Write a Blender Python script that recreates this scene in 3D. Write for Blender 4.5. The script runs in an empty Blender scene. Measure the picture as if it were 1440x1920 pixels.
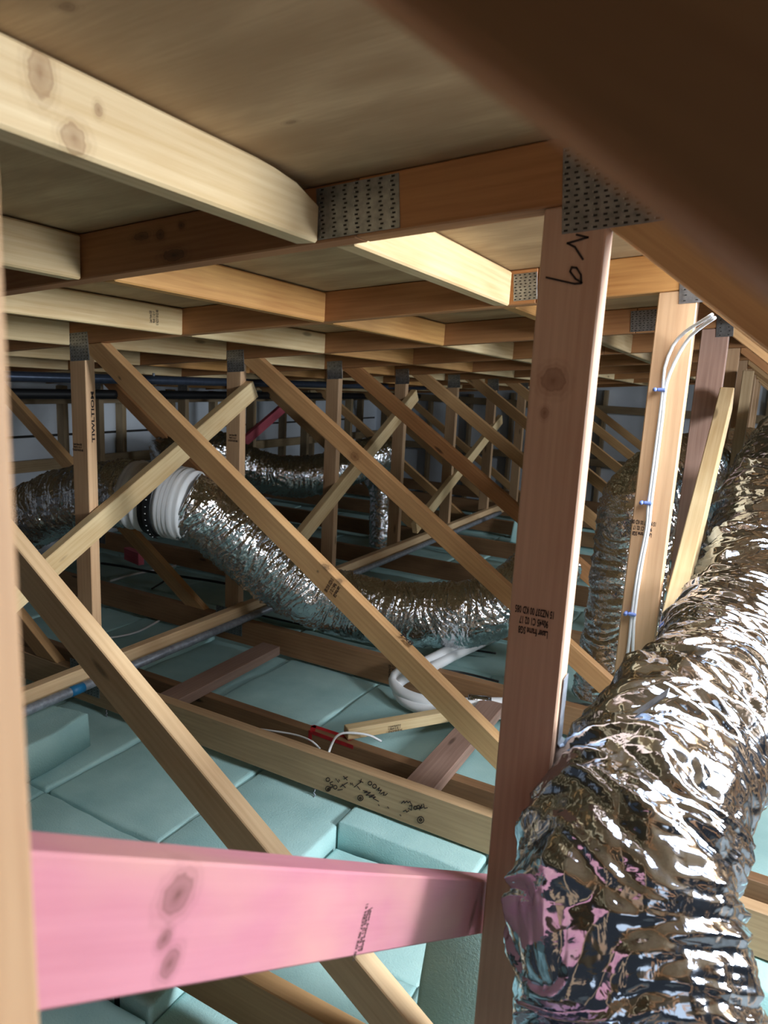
import bpy, bmesh, math, random
import numpy as np
from mathutils import Vector, Matrix
random.seed(7); np.random.seed(7)
scn = bpy.context.scene
COL = scn.collection

# ------------------------------------------------------------------ camera
yaw, pitch, roll = math.radians(-28.33678), math.radians(-10.88395), math.radians(2.88579)
fw = Vector((math.sin(yaw)*math.cos(pitch), math.cos(yaw)*math.cos(pitch), math.sin(pitch)))
r0 = fw.cross(Vector((0, 0, 1))).normalized(); u0 = r0.cross(fw)
rt = math.cos(roll)*r0 + math.sin(roll)*u0; up = -math.sin(roll)*r0 + math.cos(roll)*u0
cd = bpy.data.cameras.new('camera'); cam = bpy.data.objects.new('camera', cd); COL.objects.link(cam)
M = Matrix((rt, up, -fw)).transposed().to_4x4(); cam.matrix_world = M
cd.sensor_fit = 'VERTICAL'; cd.sensor_height = 36.0; cd.lens = 1333.08/1920*36.0
cd.clip_start = 0.01; cd.clip_end = 100
cd.dof.use_dof = True; cd.dof.focus_distance = 2.0; cd.dof.aperture_fstop = 6.5
scn.camera = cam

# ------------------------------------------------------------------ world, lights, exposure
w = bpy.data.worlds.new('world'); scn.world = w; w.use_nodes = True
bg = w.node_tree.nodes['Background']; bg.inputs[0].default_value = (0.80, 0.88, 1.0, 1); bg.inputs[1].default_value = 0.03
def area(name, loc, target, sx, sy, power, col):
    l = bpy.data.lights.new(name, 'AREA'); l.shape = 'RECTANGLE'; l.size = sx; l.size_y = sy; l.energy = power; l.color = col
    o = bpy.data.objects.new(name, l); COL.objects.link(o); o.location = loc
    o.rotation_euler = (Vector(target)-Vector(loc)).to_track_quat('-Z', 'Y').to_euler(); return o
area('work_light', (2.2, 1.50, 0.22), (-1.2, 1.65, -0.7), 0.68, 0.6, 104, (0.88, 0.94, 1.0))
area('far_light', (2.3, 5.9, 0.05), (-2.5, 5.4, -0.7), 0.7, 0.6, 48, (0.84, 0.92, 1.0))
area('rear_fill_light', (1.5, -1.2, 0.05), (0.0, 1.1, -0.6), 1.0, 0.9, 2.2, (0.82, 0.91, 1.0))  # soft fill added behind the camera to brighten camera-facing timber and foil
area('roof_opening_daylight', (0.58, 1.4975, 0.50), (0.58, 1.4976, -1.0), 1.40, 0.76, 30, (0.84, 0.92, 1.0))
scn.view_settings.view_transform = 'Standard'; scn.view_settings.look = 'None'
scn.view_settings.exposure = 0.6; scn.view_settings.gamma = 1.0; scn.view_settings.use_curve_mapping = False

# ------------------------------------------------------------------ helpers
WM = {}
def link(name, mesh, mat=None, parent=None, mw=None, kind=None):
    o = bpy.data.objects.new(name, mesh); COL.objects.link(o)
    mw = mw or Matrix.Identity(4)
    if parent is not None:
        o.parent = parent; o.matrix_parent_inverse = WM[parent.name].inverted()
    o.matrix_basis = mw; WM[o.name] = mw.copy()
    if mat is not None and mesh is not None:
        mesh.materials.clear(); mesh.materials.append(mat)
    if kind: o['kind'] = kind
    return o
def tag(o, label, cat=None, group=None):
    o['label'] = label
    if cat: o['category'] = cat
    if group: o['group'] = group
    return o
def thing(name, loc, label, cat, group=None):
    return tag(link(name, None, mw=Matrix.Translation(loc)), label, cat, group)
def mesh_from(verts, faces, smooth=False, name='m'):
    m = bpy.data.meshes.new(name); m.from_pydata([tuple(v) for v in verts], [], faces)
    if smooth: m.polygons.foreach_set('use_smooth', [True]*len(m.polygons))
    m.update(); return m
def bm_mesh(bm, smooth=False):
    m = bpy.data.meshes.new('m'); bmesh.ops.recalc_face_normals(bm, faces=bm.faces); bm.to_mesh(m); bm.free()
    if smooth: m.polygons.foreach_set('use_smooth', [True]*len(m.polygons))
    return m
def box_bm(sx, sy, sz, bev=0.0, bm=None, c=(0, 0, 0)):
    bm = bm or bmesh.new()
    r = bmesh.ops.create_cube(bm, size=1.0, matrix=Matrix.Translation(c) @ Matrix.Diagonal((sx, sy, sz, 1)))
    if bev: bmesh.ops.bevel(bm, geom=list({e for v in r['verts'] for e in v.link_edges}), offset=bev, segments=1, affect='EDGES')
    return bm
def beam(name, a, b, wid, dep, mat, parent=None, side=(0, 1, 0), bev=0.0025):
    """box from a to b (centre line); wid along `side`, dep along the third axis; local x = grain"""
    a = Vector(a); b = Vector(b); x = (b-a); L = x.length; x.normalize()
    y = Vector(side); y = (y - x*y.dot(x)).normalized(); z = x.cross(y)
    mw = Matrix((x, y, z)).transposed().to_4x4(); mw.translation = (a+b)/2
    return link(name, bm_mesh(box_bm(L, wid, dep, bev)), mat, parent, mw)
def clip(poly, n, c):
    """keep n.p <= c"""
    out = []
    for i in range(len(poly)):
        p, q = poly[i], poly[(i+1) % len(poly)]
        dp = n[0]*p[0]+n[1]*p[1]-c; dq = n[0]*q[0]+n[1]*q[1]-c
        if dp <= 0: out.append(p)
        if dp*dq < 0:
            t = dp/(dp-dq); out.append((p[0]+t*(q[0]-p[0]), p[1]+t*(q[1]-p[1])))
    return out
def prism(name, poly, y0, y1, ang, mat, parent, bev=0.0025):
    """polygon in the X-Z plane extruded from y0 to y1; local x turned by ang along the grain"""
    cx = sum(p[0] for p in poly)/len(poly); cz = sum(p[1] for p in poly)/len(poly)
    ca, sa = math.cos(ang), math.sin(ang)
    x = Vector((ca, 0, sa)); z = Vector((-sa, 0, ca)); y = Vector((0, 1, 0))
    mw = Matrix((x, y, z)).transposed().to_4x4(); mw.translation = (cx, (y0+y1)/2, cz)
    bm = bmesh.new(); h = (y1-y0)/2; fr = []; bk = []
    for px, pz in poly:
        dx, dz = px-cx, pz-cz; lx = dx*ca+dz*sa; lz = -dx*sa+dz*ca
        fr.append(bm.verts.new((lx, -h, lz))); bk.append(bm.verts.new((lx, h, lz)))
    n = len(poly); bm.faces.new(fr); bm.faces.new(bk[::-1])
    for i in range(n): bm.faces.new((fr[i], bk[i], bk[(i+1) % n], fr[(i+1) % n]))
    if bev: bmesh.ops.bevel(bm, geom=list(bm.edges), offset=bev, segments=1, affect='EDGES')
    return link(name, bm_mesh(bm), mat, parent, mw)
def catmull(P, step=0.02):
    P = [np.array(p, float) for p in P]; P = [2*P[0]-P[1]]+P+[2*P[-1]-P[-2]]; out = []
    for i in range(1, len(P)-2):
        n = max(2, int(np.linalg.norm(P[i+1]-P[i])/step))
        for k in range(n):
            t = k/n
            out.append(.5*((2*P[i])+(P[i+1]-P[i-1])*t+(2*P[i-1]-5*P[i]+4*P[i+1]-P[i+2])*t*t+(-P[i-1]+3*P[i]-3*P[i+1]+P[i+2])*t**3))
    out.append(P[-2]); return np.array(out)
def resample(p, ds):
    d = np.r_[0, np.cumsum(np.linalg.norm(np.diff(p, axis=0), axis=1))]; n = max(2, int(d[-1]/ds)); s = np.linspace(0, d[-1], n+1)
    return np.stack([np.interp(s, d, p[:, k]) for k in range(3)], 1), s
def frames(p):
    t = np.gradient(p, axis=0); t /= np.linalg.norm(t, axis=1)[:, None]
    n = np.zeros_like(p); a = np.array([0, 0, 1.0]) if abs(t[0][2]) < .9 else np.array([1.0, 0, 0])
    n[0] = a-t[0]*a.dot(t[0]); n[0] /= np.linalg.norm(n[0])
    for i in range(1, len(p)):
        v = n[i-1]-t[i]*n[i-1].dot(t[i]); n[i] = v/np.linalg.norm(v)
    return t, n, np.cross(t, n)
def sweep(p, R, m, cap=True):
    """R: (len(p), m) radii or scalar"""
    t, n, b = frames(p); a = np.linspace(0, 2*math.pi, m, endpoint=False)
    R = np.broadcast_to(np.asarray(R, float), (len(p), m)) if np.ndim(R) != 1 else np.repeat(np.asarray(R)[:, None], m, 1)
    V = p[:, None, :]+R[:, :, None]*(np.cos(a)[None, :, None]*n[:, None, :]+np.sin(a)[None, :, None]*b[:, None, :])
    k = len(p); idx = np.arange(k*m).reshape(k, m); nx = np.roll(idx, -1, 1)
    F = np.stack([idx[:-1], nx[:-1], nx[1:], idx[1:]], -1).reshape(-1, 4)
    V = V.reshape(-1, 3)
    me = bpy.data.meshes.new('m'); me.vertices.add(len(V)); me.vertices.foreach_set('co', V.ravel())
    nf = len(F); caps = 2 if cap else 0
    me.loops.add(nf*4+caps*m); li = F.ravel()
    st = np.arange(nf)*4
    if cap:
        li = np.r_[li, idx[0][::-1], idx[-1]]; st = np.r_[st, nf*4, nf*4+m]
    me.loops.foreach_set('vertex_index', li.astype(np.int32)); me.polygons.add(nf+caps)
    me.polygons.foreach_set('loop_start', st.astype(np.int32))
    me.polygons.foreach_set('use_smooth', np.ones(nf+caps, bool)); me.update(calc_edges=True); me.validate()
    return me
def tube(name, pts, r, mat, parent=None, seg=8, step=0.02):
    return link(name, sweep(catmull(pts, step), r, seg), mat, parent)

# ------------------------------------------------------------------ materials
def nodes(name):
    m = bpy.data.materials.new(name); m.use_nodes = True; nt = m.node_tree
    return m, nt, nt.nodes['Principled BSDF'], nt.nodes, nt.links
def N(nt, t, **kw):
    n = nt.nodes.new(t)
    for k, v in kw.items():
        if k.startswith('i_'): n.inputs[k[2:].replace('_', ' ')].default_value = v
        elif k.startswith('n') and k[1:].isdigit(): n.inputs[int(k[1:])].default_value = v
        else: setattr(n, k, v)
    return n
def ramp(nt, stops):
    r = nt.nodes.new('ShaderNodeValToRGB'); e = r.color_ramp.elements
    while len(e) < len(stops): e.new(0.5)
    for q, (p, c) in zip(e, stops): q.position = p; q.color = tuple(c)+(1,) if len(c) == 3 else c
    return r
def srgb(r, g, b):
    f = lambda c: ((c/255+0.055)/1.055)**2.4 if c > 10 else c/255/12.92
    return (f(r), f(g), f(b))
def wood(name, light, dark, ring=1.0, kcol=None, knots=(), knot_amt=0.7, rough=0.62, vary=0.25, blotch=None):
    m, nt, bs, nd, lk = nodes(name)
    tc = N(nt, 'ShaderNodeTexCoord'); oi = N(nt, 'ShaderNodeObjectInfo')
    off = N(nt, 'ShaderNodeVectorMath', operation='SCALE'); off.inputs[0].default_value = (3.1, .021, .017)
    mulr = N(nt, 'ShaderNodeMath', operation='MULTIPLY', n1=17.0); lk.new(oi.outputs['Random'], mulr.inputs[0]); lk.new(mulr.outputs[0], off.inputs['Scale'])
    pos = N(nt, 'ShaderNodeVectorMath', operation='ADD'); lk.new(tc.outputs['Object'], pos.inputs[0]); lk.new(off.outputs[0], pos.inputs[1])
    # warp
    nz = N(nt, 'ShaderNodeTexNoise', i_Scale=3.0, i_Detail=2.0)
    sc0 = N(nt, 'ShaderNodeVectorMath', operation='MULTIPLY', n1=(1.0, 3.0, 3.0)); lk.new(pos.outputs[0], sc0.inputs[0]); lk.new(sc0.outputs[0], nz.inputs['Vector'])
    wv = N(nt, 'ShaderNodeTexWave', wave_type='RINGS', rings_direction='X', i_Scale=24.0*ring, i_Distortion=3.5, i_Detail=2.0, i_Detail_Scale=1.6)
    sc1 = N(nt, 'ShaderNodeVectorMath', operation='MULTIPLY', n1=(0.10, 1.0, 1.0)); 
    sh = N(nt, 'ShaderNodeVectorMath', operation='ADD', n1=(0, 0.031, 0.052)); lk.new(pos.outputs[0], sh.inputs[0]); lk.new(sh.outputs[0], sc1.inputs[0]); lk.new(sc1.outputs[0], wv.inputs['Vector'])
    fi = N(nt, 'ShaderNodeTexNoise', i_Scale=1.0, i_Detail=4.0, i_Roughness=0.65)
    sc2 = N(nt, 'ShaderNodeVectorMath', operation='MULTIPLY', n1=(5.0, 150.0, 150.0)); lk.new(pos.outputs[0], sc2.inputs[0]); lk.new(sc2.outputs[0], fi.inputs['Vector'])
    a1 = N(nt, 'ShaderNodeMath', operation='MULTIPLY', n1=0.07); lk.new(wv.outputs['Fac'], a1.inputs[0])
    a2 = N(nt, 'ShaderNodeMath', operation='MULTIPLY_ADD', n1=0.38); lk.new(fi.outputs['Fac'], a2.inputs[0]); lk.new(a1.outputs[0], a2.inputs[2])
    a3 = N(nt, 'ShaderNodeMath', operation='MULTIPLY_ADD', n1=0.62); lk.new(nz.outputs['Fac'], a3.inputs[0]); lk.new(a2.outputs[0], a3.inputs[2])
    mix = ramp(nt, [(0.33, light), (0.80, dark)]); lk.new(a3.outputs[0], mix.inputs[0])
    col = mix.outputs[0]
    if blotch:
        bn = N(nt, 'ShaderNodeTexNoise', i_Scale=5.0, i_Detail=3.0); sc = N(nt, 'ShaderNodeVectorMath', operation='MULTIPLY', n1=(.8, 2, 2)); lk.new(pos.outputs[0], sc.inputs[0]); lk.new(sc.outputs[0], bn.inputs['Vector'])
        br = ramp(nt, [(0.42, (0, 0, 0)), (0.68, (1, 1, 1))]); lk.new(bn.outputs['Fac'], br.inputs[0])
        mx = N(nt, 'ShaderNodeMix', data_type='RGBA'); lk.new(br.outputs[0], mx.inputs[0]); lk.new(col, mx.inputs[6]); mx.inputs[7].default_value = tuple(blotch)+(1,); col = mx.outputs[2]
    # random small knots
    vo = N(nt, 'ShaderNodeTexVoronoi', i_Scale=1.0, i_Randomness=1.0)
    sc3 = N(nt, 'ShaderNodeVectorMath', operation='MULTIPLY', n1=(2.3, 9.0, 9.0)); lk.new(pos.outputs[0], sc3.inputs[0]); lk.new(sc3.outputs[0], vo.inputs['Vector'])
    kr = ramp(nt, [(0.05, (1, 1, 1)), (0.10, (0, 0, 0))]); lk.new(vo.outputs['Distance'], kr.inputs[0])
    kc = [c*0.28 for c in dark]
    km = N(nt, 'ShaderNodeMath', operation='MULTIPLY', n1=knot_amt); lk.new(kr.outputs[0], km.inputs[0])
    mx = N(nt, 'ShaderNodeMix', data_type='RGBA'); lk.new(km.outputs[0], mx.inputs[0]); lk.new(col, mx.inputs[6]); mx.inputs[7].default_value = tuple(kc)+(1,); col = mx.outputs[2]
    for (kx, ky, kz, rx, ry, rz) in knots:
        s = N(nt, 'ShaderNodeVectorMath', operation='SUBTRACT', n1=(kx, ky, kz)); lk.new(tc.outputs['Object'], s.inputs[0])
        d = N(nt, 'ShaderNodeVectorMath', operation='DIVIDE', n1=(rx, ry, rz)); lk.new(s.outputs[0], d.inputs[0])
        nn = N(nt, 'ShaderNodeTexNoise', i_Scale=90.0, i_Detail=1.0); lk.new(tc.outputs['Object'], nn.inputs['Vector'])
        ln = N(nt, 'ShaderNodeVectorMath', operation='LENGTH'); lk.new(d.outputs[0], ln.inputs[0])
        ad = N(nt, 'ShaderNodeMath', operation='MULTIPLY_ADD', n1=0.5); lk.new(nn.outputs['Fac'], ad.inputs[0]); lk.new(ln.outputs['Value'], ad.inputs[2])
        rr = ramp(nt, [(0.0, (1, 1, 1)), (0.14, (.85, .85, .85)), (0.30, (.62, .62, .62)), (0.46, (.50, .50, .50)), (0.54, (.62, .62, .62)), (0.60, (.22, .22, .22)), (0.70, (.26, .26, .26)), (0.78, (.08, .08, .08)), (0.88, (.12, .12, .12)), (1.0, (0, 0, 0))])
        hv = N(nt, 'ShaderNodeMath', operation='MULTIPLY', n1=0.55); lk.new(ad.outputs[0], hv.inputs[0]); lk.new(hv.outputs[0], rr.inputs[0])
        mx = N(nt, 'ShaderNodeMix', data_type='RGBA'); lk.new(rr.outputs[0], mx.inputs[0]); lk.new(col, mx.inputs[6]); mx.inputs[7].default_value = tuple(kcol or (dark[0]*.42, dark[1]*.30, dark[2]*.22))+(1,); col = mx.outputs[2]
    # per-object tone
    hs = N(nt, 'ShaderNodeHueSaturation'); mp = N(nt, 'ShaderNodeMapRange', n3=1-vary, n4=1+vary*0.6); lk.new(oi.outputs['Random'], mp.inputs[0]); lk.new(mp.outputs[0], hs.inputs['Value']); lk.new(col, hs.inputs['Color'])
    lk.new(hs.outputs[0], bs.inputs['Base Color']); bs.inputs['Roughness'].default_value = rough
    bp = N(nt, 'ShaderNodeBump', i_Strength=0.15, i_Distance=0.002); lk.new(a2.outputs[0], bp.inputs['Height']); lk.new(bp.outputs[0], bs.inputs['Normal'])
    return m
def plain(name, col, rough=0.6, metal=0.0, noise=0.0, scale=30.0, bump=0.0):
    m, nt, bs, nd, lk = nodes(name)
    bs.inputs['Roughness'].default_value = rough; bs.inputs['Metallic'].default_value = metal
    tc = N(nt, 'ShaderNodeTexCoord'); nz = N(nt, 'ShaderNodeTexNoise', i_Scale=scale, i_Detail=4.0); lk.new(tc.outputs['Object'], nz.inputs['Vector'])
    r = ramp(nt, [(0.3, [c*(1-noise) for c in col]), (0.7, [min(1, c*(1+noise*.5)) for c in col])]); lk.new(nz.outputs['Fac'], r.inputs[0]); lk.new(r.outputs[0], bs.inputs['Base Color'])
    if bump:
        bp = N(nt, 'ShaderNodeBump', i_Strength=bump, i_Distance=0.004); lk.new(nz.outputs['Fac'], bp.inputs['Height']); lk.new(bp.outputs[0], bs.inputs['Normal'])
    return m
MAT = {}
PINE_L, PINE_D = srgb(226, 204, 160), srgb(186, 148, 98)
MAT['pale'] = wood('pale_pine', PINE_L, PINE_D)
MAT['gold'] = wood('golden_pine', srgb(216, 166, 100), srgb(160, 104, 52), knot_amt=.8)
MAT['chord'] = wood('brown_pine', srgb(184, 132, 84), srgb(136, 88, 50), knot_amt=.9)
MAT['post'] = wood('rosy_pine', srgb(206, 170, 132), srgb(170, 130, 94))
MAT['tan'] = wood('light_tan_pine', srgb(226, 196, 154), srgb(188, 148, 106), vary=.02)
MAT['web'] = wood('tan_pine', srgb(208, 166, 116), srgb(164, 120, 76))
MAT['mauve'] = wood('mauve_pine', srgb(178, 146, 130), srgb(132, 100, 86))
MAT['dull'] = wood('greyish_tan_pine', srgb(178, 148, 112), srgb(134, 104, 74))
MAT['joist'] = wood('dull_brown_pine', srgb(160, 122, 86), srgb(114, 80, 52), knot_amt=.9)
MAT['grey'] = wood('weathered_pine', srgb(180, 158, 124), srgb(130, 104, 72))
MAT['pink'] = wood('pink_dyed_pine', kcol=srgb(96, 58, 50), light=srgb(204, 138, 152), dark=srgb(184, 114, 130), ring=.5, knot_amt=.25, vary=.05, blotch=srgb(202, 146, 144),
                   knots=[(-.442, -.0225, .022, .020, .03, .018), (-.4376, -.0225, -.0086, .009, .02, .008), (-.4194, -.0225, -.0262, .012, .02, .013), (.41, -.0225, -.010, .012, .02, .03)])
MAT['pinkfar'] = wood('faded_pink_pine', srgb(206, 96, 110), srgb(150, 60, 74), vary=.1)
MAT['ply'] = wood('plywood', srgb(192, 164, 124), srgb(140, 110, 74), ring=.05, knot_amt=.0, rough=.7, vary=.08, blotch=srgb(150, 120, 84))
def foil_mat(name='silver_foil', s1=34.0, s2=22.0, st=.30, ro=.11, col=(0.54, 0.61, 0.72, 1)):
    m, nt, bs, nd, lk = nodes(name)
    bs.inputs['Metallic'].default_value = 1.0; bs.inputs['Base Color'].default_value = col; bs.inputs['Roughness'].default_value = ro
    tc = N(nt, 'ShaderNodeTexCoord')
    v1 = N(nt, 'ShaderNodeTexVoronoi', i_Scale=s1, feature='F1'); nz = N(nt, 'ShaderNodeTexNoise', i_Scale=s2, i_Detail=3.0, i_Distortion=1.0)
    lk.new(tc.outputs['Object'], nz.inputs['Vector'])
    w_ = N(nt, 'ShaderNodeVectorMath', operation='MULTIPLY_ADD', n1=(.03, .03, .03)); lk.new(nz.outputs['Color'], w_.inputs[0]); lk.new(tc.outputs['Object'], w_.inputs[2]); lk.new(w_.outputs[0], v1.inputs['Vector'])
    ad = N(nt, 'ShaderNodeMath', operation='MULTIPLY_ADD', n1=0.8); lk.new(nz.outputs['Fac'], ad.inputs[0]); lk.new(v1.outputs['Distance'], ad.inputs[2])
    bp = N(nt, 'ShaderNodeBump', i_Strength=st, i_Distance=0.006); lk.new(ad.outputs[0], bp.inputs['Height']); lk.new(bp.outputs[0], bs.inputs['Normal'])
    return m
MAT['foil'] = foil_mat()
MAT['foil2'] = foil_mat('fine_silver_foil', 52.0, 36.0, .45, .10, (.70, .73, .76, 1))
def batt_mat():
    m, nt, bs, nd, lk = nodes('teal_polyester'); tc = N(nt, 'ShaderNodeTexCoord'); oi = N(nt, 'ShaderNodeObjectInfo')
    n1 = N(nt, 'ShaderNodeTexNoise', i_Scale=6.0, i_Detail=5.0); n2 = N(nt, 'ShaderNodeTexNoise', i_Scale=160.0, i_Detail=3.0, i_Roughness=.7)
    for n in (n1, n2): lk.new(tc.outputs['Object'], n.inputs['Vector'])
    r = ramp(nt, [(0.3, srgb(152, 192, 192)), (0.7, srgb(174, 210, 208))]); lk.new(n1.outputs['Fac'], r.inputs[0])
    hs = N(nt, 'ShaderNodeHueSaturation'); mp = N(nt, 'ShaderNodeMapRange', n3=.9, n4=1.06); lk.new(oi.outputs['Random'], mp.inputs[0]); lk.new(mp.outputs[0], hs.inputs['Value']); lk.new(r.outputs[0], hs.inputs['Color'])
    lk.new(hs.outputs[0], bs.inputs['Base Color']); bs.inputs['Roughness'].default_value = .95
    bp = N(nt, 'ShaderNodeBump', i_Strength=0.5, i_Distance=0.004); lk.new(n2.outputs['Fac'], bp.inputs['Height']); lk.new(bp.outputs[0], bs.inputs['Normal'])
    return m
MAT['batt'] = batt_mat()
MAT['plate'] = plain('galvanised_plate', srgb(150, 152, 154), .42, .9, .35, 60)
MAT['slot'] = plain('plate_slot', srgb(34, 32, 30), .8)
MAT['tooth'] = plain('plate_tooth', srgb(190, 192, 196), .3, .9)
MAT['ink'] = plain('black_ink', srgb(44, 30, 26), .8)
MAT['red'] = plain('red_paint', srgb(176, 24, 32), .6, 0, .3)
MAT['white'] = plain('white_plastic', srgb(232, 234, 236), .45)
MAT['bluep'] = plain('blue_stripe', srgb(30, 70, 150), .5)
MAT['clip'] = plain('blue_clip', srgb(110, 130, 190), .4)
MAT['black'] = plain('black_plastic', srgb(20, 21, 24), .5)
MAT['steel'] = plain('galvanised_steel', srgb(150, 156, 166), .42, .45, .35, 50)
MAT['bluetape'] = plain('blue_tape', srgb(20, 104, 150), .5)
MAT['pipe'] = plain('dark_steel_pipe', srgb(70, 80, 98), .32, .6, .2)
MAT['wrap'] = plain('white_building_wrap', srgb(222, 230, 240), .7, 0, .10, 3)
MAT['board'] = plain('plasterboard', srgb(120, 124, 122), .9, 0, .2, 4)
MAT['fluff'] = plain('white_fluff', srgb(225, 232, 230), .95, 0, .1, 80, .5)

DUCT1=[(-0.0288,0.8156,-0.9619),(-0.0478,0.8444,-0.8888),(-0.0672,0.8934,-0.8288),(-0.0926,0.9441,-0.746),(-0.1061,1.0203,-0.6812),(-0.087,1.2025,-0.6358),(-0.0364,1.6366,-0.6274),(0.0026,2.201,-0.5235),(0.0257,2.8279,-0.3584),(0.0976,3.4814,-0.1927),(0.3539,3.9869,-0.1002),(0.804,4.5915,-0.0323)]
DUCT2=[(0.2193,5.3616,-0.3598),(-0.0181,4.7716,-0.3564),(-0.2363,3.9623,-0.3447),(-0.3715,3.4226,-0.363),(-0.4589,3.1797,-0.4649),(-0.4678,3.1278,-0.6803),(-0.4671,3.0689,-0.9516),(-0.4675,3.0242,-1.1551),(-0.4601,2.9938,-1.313)]
DUCT3=[(-2.3845,2.44,-0.6405),(-2.3075,2.5,-0.6899),(-2.2128,2.6,-0.7966),(-2.1099,2.72,-0.9453),(-1.9726,2.85,-1.0798),(-1.7764,3.0,-1.1643),(-1.5292,3.12,-1.1888),(-1.2703,3.2,-1.1567),(-1.1026,3.27,-1.0991),(-1.0006,3.4,-1.0142),(-0.9167,3.6,-0.902)]
DUCT5=[(-4.1882,2.2,-1.1707),(-3.6811,2.24,-0.9735),(-3.3672,2.28,-0.8322),(-3.107,2.31,-0.7175),(-2.8546,2.33,-0.6528),(-2.6131,2.37,-0.6171)]
DUCT4=[(-3.831,3.6846,-0.686),(-3.7476,3.9182,-0.6172),(-3.6233,4.0964,-0.6377),(-3.479,4.2652,-0.7508),(-3.2802,4.4758,-0.8073),(-3.0737,4.766,-0.7829),(-2.9266,5.0997,-0.6779),(-2.8907,5.355,-0.657)]
DUCT6=[(-2.9419,5.2306,-0.8353),(-2.8523,5.1943,-0.9581),(-2.8143,5.1666,-1.1784),(-2.786,5.1239,-1.4437)]
CABLE1=[(-0.1595,1.8,0.1697),(-0.1806,1.84,0.1603),(-0.2202,1.88,0.1375),(-0.2455,1.893,0.1053),(-0.2588,1.893,0.0512),(-0.2564,1.893,-0.0017),(-0.2564,1.893,-0.0658),(-0.257,1.893,-0.159),(-0.258,1.893,-0.2845),(-0.2556,1.893,-0.3509),(-0.2638,1.893,-0.4656),(-0.2655,1.893,-0.5822),(-0.2641,1.893,-0.656),(-0.2651,1.893,-0.7466)]
CABLE2=[(-0.1531,1.8,0.1628),(-0.175,1.84,0.152),(-0.2071,1.88,0.1278),(-0.228,1.893,0.0905),(-0.245,1.893,0.0389),(-0.2514,1.893,-0.0014),(-0.2502,1.893,-0.0654),(-0.2507,1.893,-0.1584),(-0.2516,1.893,-0.2837),(-0.2505,1.893,-0.3502),(-0.2572,1.893,-0.4645),(-0.2589,1.893,-0.5808),(-0.2548,1.893,-0.6538),(-0.2464,1.893,-0.7418)]
CLIPS=[(-0.2576,1.893,-0.0017),(-0.2578,1.893,-0.2859),(-0.264,1.893,-0.5834)]
WP1=[(-1.1834,4.2484,-1.43),(-1.2762,3.599,-1.4),(-1.2857,3.2003,-1.345),(-1.264,2.802,-1.28),(-1.347,2.7386,-1.32),(-1.369,2.7118,-1.36),(-1.3031,2.6613,-1.38),(-1.181,2.6435,-1.38),(-1.0369,2.6873,-1.37),(-0.8755,2.7742,-1.36),(-0.7136,2.8617,-1.36),(-0.5272,2.942,-1.36)]
WP2=[(-1.16,4.212,-1.45),(-1.2488,3.5729,-1.42),(-1.2517,3.1579,-1.36),(-1.2223,2.7435,-1.285),(-1.3172,2.7151,-1.34),(-1.3465,2.7039,-1.39),(-1.2771,2.6457,-1.41),(-1.1546,2.6192,-1.41),(-1.0198,2.6522,-1.4),(-0.86,2.738,-1.39),(-0.697,2.8149,-1.39),(-0.5134,2.8947,-1.39)]
WIRE1=[(-1.5849,1.9967,-1.35),(-1.4914,1.9901,-1.33),(-1.3986,1.9967,-1.32),(-1.3134,1.9762,-1.31),(-1.2797,1.9789,-1.33)]
WIRE2=[(-1.2196,1.9418,-1.31),(-1.2327,1.9818,-1.3),(-1.2593,2.0594,-1.31),(-1.2616,2.1314,-1.33),(-1.2045,2.1953,-1.35),(-1.1639,2.2302,-1.38)]
WIRE3=[(-2.9763,2.4216,-1.44),(-2.924,2.4984,-1.44),(-2.8957,2.6183,-1.44),(-2.9361,2.8117,-1.44)]
WIRE4=[(-3.7519,3.1503,-1.44),(-3.757,3.3584,-1.44),(-3.6917,3.5404,-1.43),(-3.6515,3.6547,-1.42)]
BW1=[(-4.0338,3.3222,-1.4),(-3.8586,3.3563,-1.4),(-3.6671,3.3713,-1.4),(-3.4543,3.4076,-1.4),(-3.1547,3.4958,-1.41),(-3.0028,3.5333,-1.42)]
BW2=[(-3.3664,3.1587,-1.42),(-3.4393,3.3444,-1.42),(-3.4488,3.412,-1.4)]
BW3=[(-2.5492,3.1935,-1.43),(-2.2519,3.2103,-1.43),(-1.9716,3.226,-1.43),(-1.7619,3.2201,-1.43),(-1.5402,3.3625,-1.43),(-1.1476,3.4689,-1.43)]
BW4=[(-1.2912,3.0256,-1.4),(-1.1817,3.1046,-1.42),(-1.0106,3.1311,-1.43)]
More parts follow.
